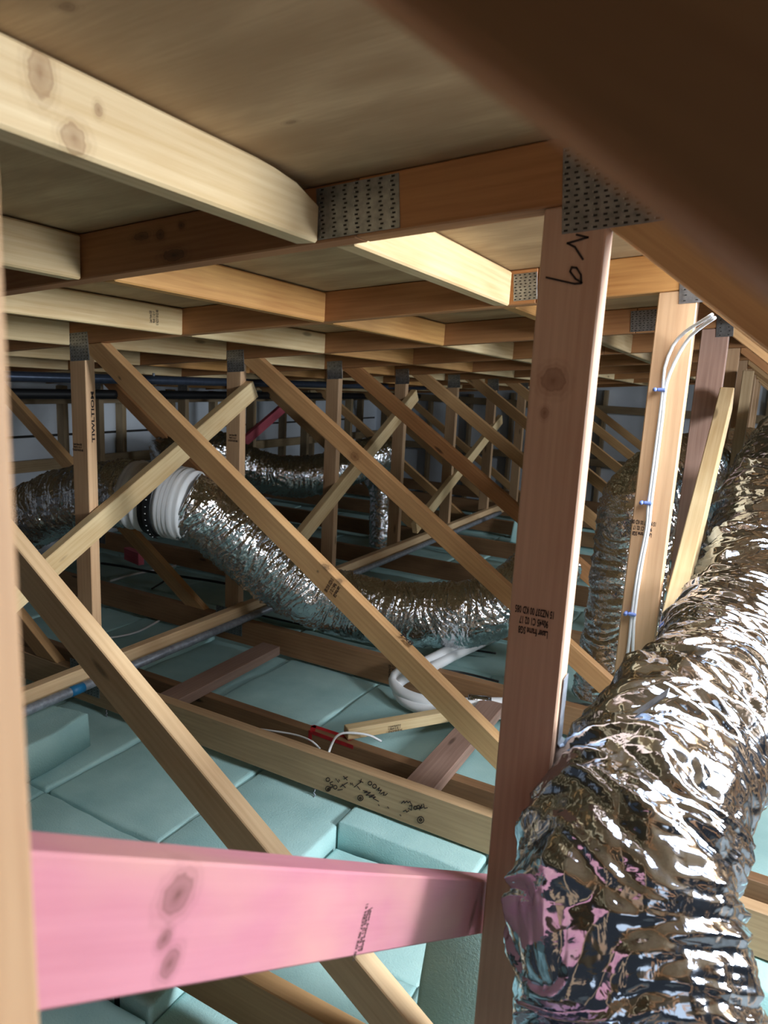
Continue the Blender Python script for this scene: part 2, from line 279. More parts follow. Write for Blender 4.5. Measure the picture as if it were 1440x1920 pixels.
HAND=[[(-1.1833,1.8985,-1.378),(-1.1846,1.8985,-1.3826),(-1.1883,1.8985,-1.3865),(-1.193,1.8985,-1.3881),(-1.197,1.8985,-1.3869),(-1.1986,1.8985,-1.3832),(-1.1973,1.8985,-1.3785),(-1.1936,1.8985,-1.3746),(-1.1888,1.8985,-1.373),(-1.1849,1.8985,-1.3743),(-1.1833,1.8985,-1.378)],[(-1.1712,1.8985,-1.3815),(-1.1822,1.8985,-1.39),(-1.1779,1.8985,-1.3957),(-1.1697,1.8985,-1.3929),(-1.1724,1.8985,-1.4029),(-1.1825,1.8985,-1.4093)],[(-1.1526,1.8985,-1.3961),(-1.1539,1.8985,-1.4007),(-1.1576,1.8985,-1.4046),(-1.1623,1.8985,-1.4062),(-1.1662,1.8985,-1.405),(-1.1678,1.8985,-1.4013),(-1.1665,1.8985,-1.3967),(-1.1628,1.8985,-1.3928),(-1.1581,1.8985,-1.3912),(-1.1542,1.8985,-1.3924),(-1.1526,1.8985,-1.3961)],[(-1.1496,1.8985,-1.406),(-1.1306,1.8985,-1.397)],[(-1.1788,1.8985,-1.4114),(-1.1805,1.8985,-1.4176),(-1.1855,1.8985,-1.4228),(-1.1918,1.8985,-1.425),(-1.1971,1.8985,-1.4234),(-1.1993,1.8985,-1.4185),(-1.1975,1.8985,-1.4122),(-1.1925,1.8985,-1.407),(-1.1862,1.8985,-1.4048),(-1.1809,1.8985,-1.4065),(-1.1788,1.8985,-1.4114)],[(-1.1838,1.8985,-1.4146),(-1.1844,1.8985,-1.4167),(-1.1862,1.8985,-1.4186),(-1.1884,1.8985,-1.4193),(-1.1902,1.8985,-1.4188),(-1.191,1.8985,-1.417),(-1.1904,1.8985,-1.4149),(-1.1886,1.8985,-1.413),(-1.1864,1.8985,-1.4123),(-1.1846,1.8985,-1.4128),(-1.1838,1.8985,-1.4146)],[(-1.133,1.8985,-1.3788),(-1.1189,1.8985,-1.3863)],[(-1.1401,1.8985,-1.3908),(-1.1119,1.8985,-1.3645)],[(-1.1293,1.8985,-1.3469),(-1.1138,1.8985,-1.3558)],[(-1.1264,1.8985,-1.3567),(-1.1129,1.8985,-1.3437)],[(-1.159,1.8985,-1.3664),(-1.1563,1.8985,-1.3702)],[(-1.1532,1.8985,-1.3715),(-1.1468,1.8985,-1.3765)],[(-1.1473,1.8985,-1.3657),(-1.1435,1.8985,-1.3706)],[(-1.1009,1.8985,-1.3622),(-1.0967,1.8985,-1.3664)],[(-1.0935,1.8985,-1.3606),(-1.0897,1.8985,-1.3677)],[(-1.0734,1.8985,-1.3654),(-1.0621,1.8985,-1.3741)],[(-1.0854,1.8985,-1.3728),(-1.061,1.8985,-1.3457)],[(-1.0671,1.8985,-1.3422),(-1.0513,1.8985,-1.3438)],[(-1.0591,1.8985,-1.3339),(-1.0609,1.8985,-1.3471)],[(-1.0181,1.8985,-1.3356),(-1.0192,1.8985,-1.3401),(-1.0227,1.8985,-1.3438),(-1.0271,1.8985,-1.3453),(-1.0308,1.8985,-1.3441),(-1.0324,1.8985,-1.3405),(-1.0312,1.8985,-1.3361),(-1.0278,1.8985,-1.3324),(-1.0233,1.8985,-1.3308),(-1.0196,1.8985,-1.3321),(-1.0181,1.8985,-1.3356)],[(-1.0,1.8985,-1.34),(-1.0012,1.8985,-1.3448),(-1.0048,1.8985,-1.3487),(-1.0095,1.8985,-1.3503),(-1.0135,1.8985,-1.349),(-1.0151,1.8985,-1.3452),(-1.0139,1.8985,-1.3405),(-1.0103,1.8985,-1.3365),(-1.0056,1.8985,-1.3349),(-1.0017,1.8985,-1.3363),(-1.0,1.8985,-1.34)],[(-0.9993,1.8985,-1.3536),(-0.9884,1.8985,-1.3406),(-0.9935,1.8985,-1.3539),(-0.9809,1.8985,-1.3472),(-0.9883,1.8985,-1.3613)],[(-0.9834,1.8985,-1.3623),(-0.9697,1.8985,-1.3511),(-0.9729,1.8985,-1.3628),(-0.9645,1.8985,-1.3598),(-0.9579,1.8985,-1.3515)],[(-1.0498,1.8985,-1.3735),(-1.0338,1.8985,-1.3703),(-1.0455,1.8985,-1.379),(-1.0215,1.8985,-1.3706),(-1.0378,1.8985,-1.3857),(-1.0068,1.8985,-1.3747),(-1.0255,1.8985,-1.3883),(-1.0017,1.8985,-1.3799),(-1.0109,1.8985,-1.3878),(-0.989,1.8985,-1.3916)],[(-1.0484,1.8985,-1.4002),(-1.0501,1.8985,-1.4068),(-1.0553,1.8985,-1.4124),(-1.0619,1.8985,-1.4148),(-1.0674,1.8985,-1.413),(-1.0698,1.8985,-1.4078),(-1.068,1.8985,-1.4011),(-1.0629,1.8985,-1.3955),(-1.0563,1.8985,-1.3931),(-1.0507,1.8985,-1.3949),(-1.0484,1.8985,-1.4002)],[(-1.0551,1.8985,-1.4035),(-1.0558,1.8985,-1.4059),(-1.0576,1.8985,-1.408),(-1.06,1.8985,-1.4088),(-1.0621,1.8985,-1.4082),(-1.0629,1.8985,-1.4063),(-1.0623,1.8985,-1.4038),(-1.0604,1.8985,-1.4018),(-1.058,1.8985,-1.4009),(-1.056,1.8985,-1.4016),(-1.0551,1.8985,-1.4035)],[(-0.9053,1.8985,-1.3684),(-0.8967,1.8985,-1.3572),(-0.8931,1.8985,-1.3631),(-0.8864,1.8985,-1.3535),(-0.8815,1.8985,-1.358),(-0.8742,1.8985,-1.3505)],[(-0.874,1.8985,-1.3527),(-0.8666,1.8985,-1.3613),(-0.8677,1.8985,-1.3798),(-0.8793,1.8985,-1.3772)],[(-0.8754,1.8985,-1.3667),(-0.8665,1.8985,-1.3635)],[(-0.8967,1.8985,-1.3949),(-0.8879,1.8985,-1.3872),(-0.8839,1.8985,-1.3925),(-0.8765,1.8985,-1.3853)],[(-0.8486,1.8985,-1.3647),(-0.8495,1.8985,-1.3685),(-0.8523,1.8985,-1.3716),(-0.8558,1.8985,-1.3729),(-0.8589,1.8985,-1.3719),(-0.8602,1.8985,-1.3689),(-0.8593,1.8985,-1.3651),(-0.8565,1.8985,-1.362),(-0.853,1.8985,-1.3607),(-0.85,1.8985,-1.3617),(-0.8486,1.8985,-1.3647)],[(-0.8382,1.8985,-1.3578),(-0.8391,1.8985,-1.3615),(-0.8418,1.8985,-1.3646),(-0.8454,1.8985,-1.3659),(-0.8484,1.8985,-1.3649),(-0.8497,1.8985,-1.3619),(-0.8488,1.8985,-1.3582),(-0.8461,1.8985,-1.3551),(-0.8426,1.8985,-1.3538),(-0.8396,1.8985,-1.3548),(-0.8382,1.8985,-1.3578)],[(-0.8389,1.8985,-1.3679),(-0.8322,1.8985,-1.3475),(-0.8349,1.8985,-1.361),(-0.8255,1.8985,-1.3532)],[(-0.8271,1.8985,-1.3425),(-0.8217,1.8985,-1.3563),(-0.8122,1.8985,-1.3506)],[(-0.8216,1.8985,-1.3976),(-0.8234,1.8985,-1.4051),(-0.8288,1.8985,-1.4114),(-0.8359,1.8985,-1.4141),(-0.8419,1.8985,-1.4121),(-0.8446,1.8985,-1.4061),(-0.8428,1.8985,-1.3986),(-0.8373,1.8985,-1.3922),(-0.8303,1.8985,-1.3896),(-0.8243,1.8985,-1.3917),(-0.8216,1.8985,-1.3976)],[(-0.8291,1.8985,-1.4004),(-0.8297,1.8985,-1.403),(-0.8316,1.8985,-1.4051),(-0.8341,1.8985,-1.4061),(-0.8361,1.8985,-1.4054),(-0.8371,1.8985,-1.4033),(-0.8365,1.8985,-1.4007),(-0.8346,1.8985,-1.3985),(-0.8321,1.8985,-1.3976),(-0.83,1.8985,-1.3983),(-0.8291,1.8985,-1.4004)],[(-0.9898,1.8985,-1.4034),(-0.9858,1.8985,-1.4066)],[(-0.9551,1.8985,-1.3992),(-0.9497,1.8985,-1.4028)],[(-0.9083,1.8985,-1.4106),(-0.9039,1.8985,-1.4136)]]
N9=[[(-0.281,1.0485,0.2068),(-0.2646,1.0485,0.2025),(-0.2927,1.0485,0.1958),(-0.2816,1.0485,0.1904),(-0.2687,1.0485,0.1735)],[(-0.3191,1.0485,0.1501),(-0.2985,1.0485,0.1453),(-0.277,1.0485,0.1406),(-0.2676,1.0485,0.1411),(-0.2695,1.0485,0.1527),(-0.2765,1.0485,0.1623),(-0.2834,1.0485,0.1631),(-0.2851,1.0485,0.1574),(-0.2765,1.0485,0.1474),(-0.2669,1.0485,0.1418)]]

# ------------------------------------------------------------------ geometry of the roof
SL = 0.082
def zb(X, Y): return 0.214 + SL*(X+0.717) - 0.020*(Y-1.05)          # underside of the top chords
def zt(X, Y): return zb(X, Y) + 0.0915
TY = [0.115, 1.05, 1.90, 2.80, 3.70, 4.60, 5.50, 6.40, 7.30, 8.20]  # near faces of the trusses
TH = 0.045
BC_T, BC_B = -1.306, -1.436
XR = [-0.328, -0.331, -0.294, -0.275, -0.28, -0.28, -0.28, -0.28, -0.28, -0.28]
XL = [-2.60, -2.60, -2.458, -2.446, -2.441, -2.445, -2.43, -2.42, -2.42, -2.42]
YB = 9.25

# floor lining, walls, roof deck
def slab(name, x0, x1, y0, y1, z0, z1, mat, parent=None, kind='structure'):
    return link(name, bm_mesh(box_bm(x1-x0, y1-y0, z1-z0)), mat, parent, Matrix.Translation(((x0+x1)/2, (y0+y1)/2, (z0+z1)/2)), kind)
tag(slab('floor', -6.4, 3.4, -1.2, YB+.3, -1.66, -1.64, MAT['board']), 'grey plasterboard ceiling lining below the insulation')
wl = slab('wall_left', -5.25, -5.20, -1.2, YB+.3, -1.64, 0.2, MAT['wrap']); tag(wl, 'white building wrap along the far left side')
wb = slab('wall_back', -5.20, 3.4, YB, YB+.05, -1.64, 0.6, MAT['wrap']); tag(wb, 'white building wrap closing the far end of the roof space')
for i, y in enumerate(np.arange(0.3, YB, 0.6)):
    beam('stud', (-5.155, y, -1.64), (-5.155, y, zb(-5.2, y)-.002), .09, .045, MAT['grey'], wl, side=(1, 0, 0))
for z in (-0.31, -0.84):
    beam('rail', (-5.09, -1, z), (-5.09, YB-.05, z), .045, .09, MAT['grey'], wl, side=(1, 0, 0))
beam('seam_tape', (-5.1985, -1, -.62), (-5.1985, YB-.05, -.62), .003, .02, MAT['slot'], wl, side=(1, 0, 0), bev=0)
for i, x in enumerate(np.arange(-4.9, 3.2, 0.6)):
    beam('stud', (x, YB-.045, -1.64), (x, YB-.045, zb(x, YB)), .09, .045, MAT['grey'], wb, side=(0, 1, 0))
for z in (-0.28, -0.95):
    beam('rail', (-5.15, YB-.115, z), (3.3, YB-.115, z), .045, .09, MAT['grey'], wb, side=(0, 1, 0))
roof = link('ceiling', None, mw=Matrix.Translation((0, 0, .3)), kind='structure'); tag(roof, 'plywood roof deck seen from below')
jx = [-5.2, -4.34, -3.14, -1.94, -0.74, 0.46, 1.66, 3.4]; jy = [-1.2, 1.0725, 2.8225, 4.6225, 6.4225, YB+.05]
def deck(x0, x1, y0, y1):
    g = 0.0012; xs = (x0+g, x1-g); ys = (y0+g, y1-g); c = Vector(((x0+x1)/2, (y0+y1)/2, zt((x0+x1)/2, (y0+y1)/2)+.0085))
    v = []
    for dz in (0.0005, .0175):
        for y in ys:
            for x in xs: v.append(Vector((x, y, zt(x, y)+dz))-c)
    f = [(0, 2, 3, 1), (4, 5, 7, 6), (0, 1, 5, 4), (2, 6, 7, 3), (0, 4, 6, 2), (1, 3, 7, 5)]
    return v, f, c
PLYK = wood('plywood_knotted', srgb(192, 164, 124), srgb(140, 110, 74), ring=.05, knot_amt=.0, rough=.7, vary=.02, blotch=srgb(150, 120, 84),
            knots=[(-.441+.14, .512+.064, -.03, .034, .022, .09), (-.633+.14, .50+.064, -.03, .012, .009, .09), (-.61+.14, .82+.064, -.03, .012, .006, .09)])
HOLE = (-0.14, 1.30, 1.097, 1.898)      # opening cut in the deck, out of frame to the right
def cut(x0, x1, y0, y1):
    hx0, hx1, hy0, hy1 = HOLE
    if x1 <= hx0 or x0 >= hx1 or y1 <= hy0 or y0 >= hy1: return [(x0, x1, y0, y1)]
    out = []; cx0, cx1, cy0, cy1 = max(x0, hx0), min(x1, hx1), max(y0, hy0), min(y1, hy1)
    for r_ in ((x0, cx0, y0, y1), (cx1, x1, y0, y1), (cx0, cx1, y0, cy0), (cx0, cx1, cy1, y1)):
        if r_[1]-r_[0] > .01 and r_[3]-r_[2] > .01: out.append(r_)
    return out
for a in range(len(jx)-1):
    for b in range(len(jy)-1):
        for rc in cut(jx[a], jx[a+1], jy[b], jy[b+1]):
            v, f, c = deck(*rc)
            link('plywood_sheet', mesh_from(v, f), PLYK if (a == 4 and b == 0) else MAT['ply'], roof, Matrix.Translation(c))

# ------------------------------------------------------------------ printing and plates
def text_mesh(lines, h, font_gap=1.25):
    cu = bpy.data.curves.new('t', 'FONT'); cu.body = '\n'.join(lines); cu.size = h; cu.space_line = font_gap*.8; cu.align_x = 'CENTER'; cu.resolution_u = 2; cu.offset = h*.03
    o = bpy.data.objects.new('t', cu); COL.objects.link(o); bpy.context.view_layer.update()
    me = bpy.data.meshes.new_from_object(o.evaluated_get(bpy.context.evaluated_depsgraph_get()))
    bpy.data.objects.remove(o); bpy.data.curves.remove(cu)
    co = np.zeros(len(me.vertices)*3); me.vertices.foreach_get('co', co); co = co.reshape(-1, 3); co -= (co.max(0)+co.min(0))/2; me.vertices.foreach_set('co', co.ravel()); me.update()
    return me, co.max(0)-co.min(0)
def stamp(lines, w, h, origin, xdir, ydir, parent, label='dark printed grading stamp'):
    """flat print, text runs along xdir, its up is ydir; scaled to w x h"""
    me, d = text_mesh(lines, .02); x = Vector(xdir).normalized(); y = Vector(ydir).normalized(); z = x.cross(y)
    mw = Matrix((x*(w/d[0]), y*(h/d[1]), z)).transposed().to_4x4(); mw.translation = Vector(origin)
    me.transform(Matrix.Diagonal((w/d[0], h/d[1], 1, 1)))
    mw = Matrix((x, y, z)).transposed().to_4x4(); mw.translation = Vector(origin)
    o = link('printed_stamp', me, MAT['ink'], parent, mw); o['label'] = label; return o
SG = ['15 NZ337 00 KD 085', '90x45 C1 02 17', 'Laser frame SG8'][::-1]
def strokes(name, S, r, parent, mat='ink', flat=(0, 1, 0)):
    bm = bmesh.new(); fl = Vector(flat)
    for s in S:
        P = [Vector(p) for p in s]
        for p, q in zip(P[:-1], P[1:]):
            d = (q-p)
            if d.length < 1e-5: continue
            d.normalize(); n = fl.cross(d).normalized()*r; p2 = p-d*r*.6; q2 = q+d*r*.6; k = fl*.0004
            vs = [bm.verts.new(v) for v in (p2+n-k, q2+n-k, q2-n-k, p2-n-k, p2+n+k, q2+n+k, q2-n+k, p2-n+k)]
            for f in ((0, 1, 2, 3), (7, 6, 5, 4), (0, 4, 5, 1), (1, 5, 6, 2), (2, 6, 7, 3), (3, 7, 4, 0)): bm.faces.new([vs[i] for i in f])
    return link(name, bm_mesh(bm), MAT[mat], parent)
def nail_plate(parent, x0, x1, z0, z1, y, sl=0.0, sx=.0125, sz=.0075):
    """toothed plate on a face y = const looking towards -y"""
    cx, cz = (x0+x1)/2, (z0+z1)/2; a = math.atan(sl)
    mw = Matrix.Translation((cx, y-.0008, cz)) @ Matrix.Rotation(-a, 4, 'Y')
    W, H = x1-x0, z1-z0
    p = link('nail_plate', bm_mesh(box_bm(W, .0014, H, .0003)), MAT['plate'], parent, mw)
    bm = bmesh.new(); bt = bmesh.new(); nx = max(2, int(W/sx)); nz = max(2, int(H/sz))
    for i in range(nx):
        for k in range(nz):
            x = -W/2+(i+.5)*W/nx+(.0012 if k % 2 else -.0012); z = -H/2+(k+.5)*H/nz
            box_bm(.0055, .0006, .0028, 0, bm, (x, -.0008, z))
            if (i*7+k*3) % 3 == 0: box_bm(.0012, .0022, .0020, 0, bt, (x-.0036, -.0014, z+.001))
    mw2 = mw.copy()
    s = link('slots', bm_mesh(bm), MAT['slot'], p, mw2, 'stuff'); t = link('teeth', bm_mesh(bt), MAT['tooth'], p, mw2, 'stuff')
    return p

# ------------------------------------------------------------------ trusses
TAN = math.tan(math.radians(33.8))
LBL = ['nearest roof truss, blurred tan post at left and dark diagonal overhead',
       'roof truss with the big knotted post marked in black pen at top',
       'roof truss with upside-down pen writing on its bottom chord',
       'roof truss whose diagonal web shows a round knot, third post from left',
       'roof truss fourth in depth, its post left of the vertical foil duct',
       'roof truss fifth in depth, right behind the vertical foil duct',
       'roof truss sixth in depth, seen between the diagonals left of big post',
       'roof truss seventh in depth, just left of the big post',
       'roof truss second to last before the far end wall',
       'farthest roof truss just in front of the end wall']
BIGPOST = wood('rosy_pine_knotted', srgb(214, 180, 154), srgb(182, 142, 118), knot_amt=.1, vary=.02,
               knots=[(.533, -.0225, .009, .022, .03, .022), (.485, -.0225, .018, .010, .02, .008)])
def plocal(poly, ang, X, Z):
    cx = sum(p[0] for p in poly)/len(poly); cz = sum(p[1] for p in poly)/len(poly); dx, dz = X-cx, Z-cz
    return dx*math.cos(ang)+dz*math.sin(ang), -dx*math.sin(ang)+dz*math.cos(ang)
trusses = []
for k, y0 in enumerate(TY):
    y1 = y0+TH; xl, xr = XL[k], XR[k]; pan = 2.12
    t = thing('roof_truss', ((xl+xr)/2, y0+TH/2, BC_B), LBL[k], 'truss', 'roof trusses'); trusses.append(t)
    posts = [xl-pan, xl, xr, xr+2.10]
    xa, xe = (-5.08, 2.6)
    if k == 0: xa = -2.7
    # top chord in two lengths meeting at the splice
    joint = -0.645 if k == 1 else (-0.60 if k == 2 else -0.5-.3*(k % 3))
    for (a, b, mt) in ((xa, joint-.0006, MAT['chord']), (joint+.0006, xe, MAT['gold'] if k in (2,) else MAT['chord'])):
        poly = [(a, zb(a, y0)), (b, zb(b, y0)), (b, zt(b, y0)-.0008), (a, zt(a, y0)-.0008)]
        if k == 1 and a == xa:
            kn = []
            for X, Z, rx, rz in ((-1.135, .243, .026, .010), (-1.085, .244, .013, .012), (-1.05, .205, .034, .014), (-1.03, .258, .010, .008)):
                lx, lz = plocal(poly, math.atan(SL), X, Z); kn.append((lx, -.0225, lz, rx, .03, rz))
            mt = wood('brown_pine_knotted', srgb(176, 124, 78), srgb(128, 80, 46), knots=kn, kcol=srgb(34, 20, 14), vary=.02, knot_amt=.2)
        c = prism('top_chord', poly, y0, y1, math.atan(SL), mt, t)
    prism('bottom_chord', [(xa, BC_B), (xe, BC_B), (xe, BC_T), (xa, BC_T)], y0, y1, 0, MAT['dull'] if k == 2 else MAT['web'] if k == 1 else MAT['joist'], t)
    pobj = {}
    for i, x in enumerate(posts):
        if k == 0 and i < 2: continue
        g = .0012
        pl = [(x, BC_T+g), (x+.09, BC_T+g), (x+.09, zb(x+.09, y0)-g), (x, zb(x, y0)-g)]
        mt = BIGPOST if (k == 1 and i == 2) else MAT['post'] if k == 0 else MAT['mauve'] if (k == 3 and i == 2) else MAT['grey'] if i == 0 else MAT['post']
        pobj[i] = prism('post', pl, y0, y1, math.pi/2, mt, t)
    # diagonals
    for i in range(3):
        if k == 0 and i < 2: continue
        if k in (4, 5) and i == 0 and k == 5: continue
        wd = .09 if k in (0, 1) or i == 2 else .078
        if i == 2:
            tn = math.tan(math.radians(36.5)); xs = -.222 if k < 2 else xr+.105
            zl = (0.178 if k == 0 else 0.203 if k == 1 else zb(xr+.1, y0)-.035)
            f0 = lambda X: zl-tn*(X-xs)
        else:
            tn = TAN; base = (-.680 if k == 1 else -.612)-(.174 if i == 0 else 0)
            f0 = lambda X: base-tn*(X+1.4+(pan if i == 0 else 0)+(0 if k == 1 else (XL[2]-xl)))
        dv = wd*math.sqrt(1+tn*tn)
        xa_, xb_ = posts[i], posts[i+1]+.09
        poly = [(xa_, f0(xa_)), (xb_, f0(xb_)), (xb_, f0(xb_)+dv), (xa_, f0(xa_)+dv)]
        poly = clip(poly, (-1, 0), -(posts[i]+.0912))
        poly = clip(poly, (1, 0), posts[i+1]-.0012)
        poly = clip(poly, (-SL, 1), zb(0, y0)-.0012)
        poly = clip(poly, (0, -1), -(BC_T+.0012))
        dm = MAT['tan'] if (k == 1 and i == 1) else MAT['web'] if k not in (0, 4) else MAT['chord']
        if k == 3 and i == 1:
            cx = sum(p[0] for p in poly)/len(poly); cz = sum(p[1] for p in poly)/len(poly); an = -math.atan(tn)
            dx, dz = -1.678-cx, -.374-cz
            dm = wood('tan_pine_knotted', srgb(204, 158, 108), srgb(150, 104, 62), vary=.02, knot_amt=.3, knots=[(dx*math.cos(an)+dz*math.sin(an), -.0225, -dx*math.sin(an)+dz*math.cos(an), .03, .03, .024)])
        if k == 2 and i == 1:
            kn = []
            for X, Z, rx, rz in ((-1.235, -.63, .018, .007), (-1.18, -.667, .012, .006), (-1.262, -.648, .005, .005), (-1.54, -.385, .008, .006), (-2.18, -.06, .010, .005)):
                lx, lz = plocal(poly, -math.atan(tn), X, Z); kn.append((lx, -.0225, lz, rx, .03, rz))
            dm = wood('tan_pine_dark_knots', srgb(208, 166, 116), srgb(164, 120, 76), knots=kn, kcol=srgb(40, 26, 18), vary=.02, knot_amt=.2)
        d = prism('diagonal_web', poly, y0, y1, -math.atan(tn), dm, t)
        pobj[10+i] = d
    # nail plates on the near face
    for i, x in enumerate(posts):
        if k == 0 or (i == 3) or (i == 0 and k > 6) or (i == 2 and k > 3): continue
        z = zb(x+.05, y0)
        if k == 1 and i == 2: nail_plate(t, x+.024, x+.16, z-.036, z+.078, y0, SL)
        elif i == 2: nail_plate(t, x+.045, x+.10, z-.03, z+.06, y0, SL, .02, .012)
        else: nail_plate(t, x+.004, x+.112, z-.062, z+.045, y0, SL, *((.016, .011) if k < 4 else (.03, .02)))
        if 0 < k < 5: nail_plate(t, x-.06, x+.12, BC_T-.09, BC_T+.05, y0, 0, .02, .012)
    if k == 1: nail_plate(t, -.722, -.566, zb(-.644, y0)+.004, zb(-.644, y0)+.086, y0, SL, .02, .0068)
    if k == 2:
        nail_plate(t, -.665, -.60, zb(-.63, y0)+.01, zb(-.63, y0)+.08, y0, SL, .012, .0075)
        nail_plate(t, -.10, .02, zb(-.04, y0)+.005, zb(-.04, y0)+.08, y0, SL, .012, .0075)
    if k == 3: nail_plate(t, -.52, -.40, zb(-.46, y0)+.005, zb(-.46, y0)+.08, y0, SL)
    # writing
    if k == 1:
        strokes('pen_mark', N9, .0013, pobj[2])['label'] = 'sideways black pen marking'
        stamp(SG, .062, .046, (-.291, y0-.0006, -.367), (-1, 0, -.03), (0, 0, -1), pobj[2])
    if k == 2:
        for (i0, i1, lb) in ((0, 13, 'left'), (13, 26, 'middle'), (26, 99, 'right')):
            o = strokes('pen_writing', HAND[i0:i1], .0013, [o for o in t.children if o.name.startswith('bottom_chord')][0]); o['label'] = 'upside-down black pen writing, %s group' % lb; o['kind'] = 'stuff'
        stamp(SG, .062, .042, (-.266, y0-.0006, -.355), (-1, 0, 0), (0, 0, -1), pobj[2])
        stamp(SG, .062, .032, (-2.425, y0-.0006, -.342), (1, 0, 0), (0, 0, 1), pobj[1])
        stamp(SG, .055, .05, (-1.2, y0-.0006, -.695), (-.45, 0, -.83), (.83, 0, -.45), pobj[11])
        stamp(['TIWLTIOM'], .20, .015, (xl+.0906, y0+TH*.62, -.22), (0, 0, 1), (0, -1, 0), pobj[1])
        stamp(['7x8'], .05, .025, (-.93, y0+TH*.45, -.815+.0006), (.83, 0, -.556), (0, 1, 0), pobj[11])
    if k == 3:
        stamp(SG, .062, .04, (xl+.045, y0-.0006, -.35), (1, 0, 0), (0, 0, 1), pobj[1])
        bc = [o for o in t.children if o.name.startswith('bottom_chord')][0]
        stamp(SG, .08, .05, (-1.42, y0-.0006, -1.365), (0, 0, 1), (-1, 0, 0), bc)

# ------------------------------------------------------------------ purlins between the trusses
BAYN = ['nearest bay in front of the pen-marked post', 'bay just behind the pen-marked post', 'third bay', 'fourth bay', 'fifth bay', 'sixth bay', 'seventh bay', 'eighth bay', 'ninth bay']
ORD = ['first', 'second', 'third', 'fourth', 'fifth', 'sixth', 'seventh', 'eighth', 'ninth', 'tenth', 'eleventh', 'twelfth', 'thirteenth', 'fourteenth', 'fifteenth', 'sixteenth']
P1M = wood('pale_pine_knotted', srgb(228, 208, 168), srgb(194, 162, 112), knot_amt=.2, vary=.02,
           knots=[(-.035, -.0225, -.029, .020, .03, .019), (-.002, -.0225, .012, .007, .03, .009), (-.075, -.0225, .022, .018, .03, .030)])
for b in range(len(TY)-1):
    ya, yb_ = TY[b]+TH+.001, TY[b+1]-.001
    x0 = -.717 if b == 0 else -.672
    n = 0
    for j in range(-3, 9):
        x = x0-.592*j+random.uniform(-.008, .008)*(b > 1)
        if b == 1 and j == 2: x = -1.857
        if x < -5.05 or (b == 0 and (x < -2.2 or x > -.3)) or x > 1.6 or (b == 1 and -.2 < x < 1.34): continue
        xc = x-.0225
        za, ze = zb(xc, ya)+.045, zb(xc, yb_)+.045
        mt = P1M if (b == 0 and j == 0) else MAT['gold'] if (b == 1 and j == 1) else random.choice([MAT['pale'], MAT['pale'], MAT['pale'], MAT['gold']]) if b > 0 else MAT['pale']
        o = beam('purlin', (xc, ya, za), (xc, yb_, ze), .045, .089, mt, side=(-1, 0, 0), bev=.004)
        if b == 0 and j == 0:
            bm = bmesh.new(); bm.from_mesh(o.data); L2 = (yb_-ya)/2
            for (px, pz, qx, qz) in ((L2-.16, .0445, L2-.05, .032), (L2-.075, .0365, L2, .012)):
                nrm = Vector((-(qz-pz), 0, qx-px)).normalized()
                r_ = bmesh.ops.bisect_plane(bm, geom=bm.verts[:]+bm.edges[:]+bm.faces[:], plane_co=(px, 0, pz), plane_no=nrm, clear_outer=True)
                bmesh.ops.contextual_create(bm, geom=[e for e in r_['geom_cut'] if isinstance(e, bmesh.types.BMEdge)])
            bmesh.ops.recalc_face_normals(bm, faces=bm.faces); bm.to_mesh(o.data); bm.free()
        tag(o, 'pine purlin in the %s, %s from the right' % (BAYN[b], ORD[n]), 'purlin', 'purlins under the roof deck'); n += 1
        if b == 1 and j == 2: stamp(SG, .05, .04, (x+.0006, 1.765, zb(x, 1.76)+.045), (0, 0, 1), (0, -1, 0), o)

# ------------------------------------------------------------------ braces and loose timbers
def brace(label, a, b, mat, w=.045, d=.09, side=(1, 0, 0), name='brace', cat='brace', group=None):
    return tag(beam(name, a, b, w, d, mat, None, side), label, cat, group)
pk = brace('pink-dyed timber brace with dark knots and a printed stamp across the foreground', (-.3635, .165, -.29), (-.3635, 1.22, -1.018), MAT['pink'], .045, .09, (-1, 0, 0))
dirp = (Vector((0, 1.055, -.728))).normalized()
stamp(SG, .062, .022, (-.3404, .633, -.634), (0, -.30, -.62), (0, .62, -.30), pk)
XB = -2.337
brace('pale sloping brace crossing in front of the first left post', (XB, 2.87, -.10), (XB, 1.16, -1.07), MAT['pale'], group='pale sloping braces')
brace('pale sloping brace rising to the fourth left post', (XB, 4.72, -.13), (XB, 2.99, -1.145), MAT['pale'], group='pale sloping braces')
brace('pale sloping brace farthest back among the left posts', (XB, 6.60, -.36), (XB, 4.84, -1.15), MAT['pale'], group='pale sloping braces')
brace('pale brace leaning beside the cabled post at right', (-.165, 2.78, -.02), (-.165, 1.68, -.70), MAT['pale'], .045, .09, group='pale sloping braces')
brace('short grey-brown upright piece behind the leaning brace at far right', (-.14, 3.63, .1), (-.14, 3.63, -1.2), MAT['grey'], .045, .07)
brace('pink sloping brace far off at left beside the white wall', (-4.43, 6.2, -.24), (-4.43, 5.0, -.86), MAT['pinkfar'])
brace('short pink block on the batts far left under the foil duct', (-4.0, 3.52, -1.36), (-3.8, 3.47, -1.36), MAT['pinkfar'], .045, .09, name='timber_block', cat='timber')
RX = -2.325
brace('long timber runner resting on the bottom chords beside the steel conduit', (RX, .9, -1.26), (RX, 7.0, -1.26), MAT['tan'], .045, .09, name='timber_runner', cat='timber')
b2 = brace('brown ceiling joist with red paint, just behind the written-on chord', (-5.1, 2.18, -1.435), (3.0, 2.18, -1.435), MAT['joist'], .045, .09, (0, 1, 0), name='ceiling_joist', cat='joist')
strokes('red_paint_mark', [[(-1.435, 2.160, -1.3895), (-1.455, 2.198, -1.3895), (-1.30, 2.199, -1.3895), (-1.28, 2.190, -1.3895)]], .010, b2, 'red', (0, 0, 1))
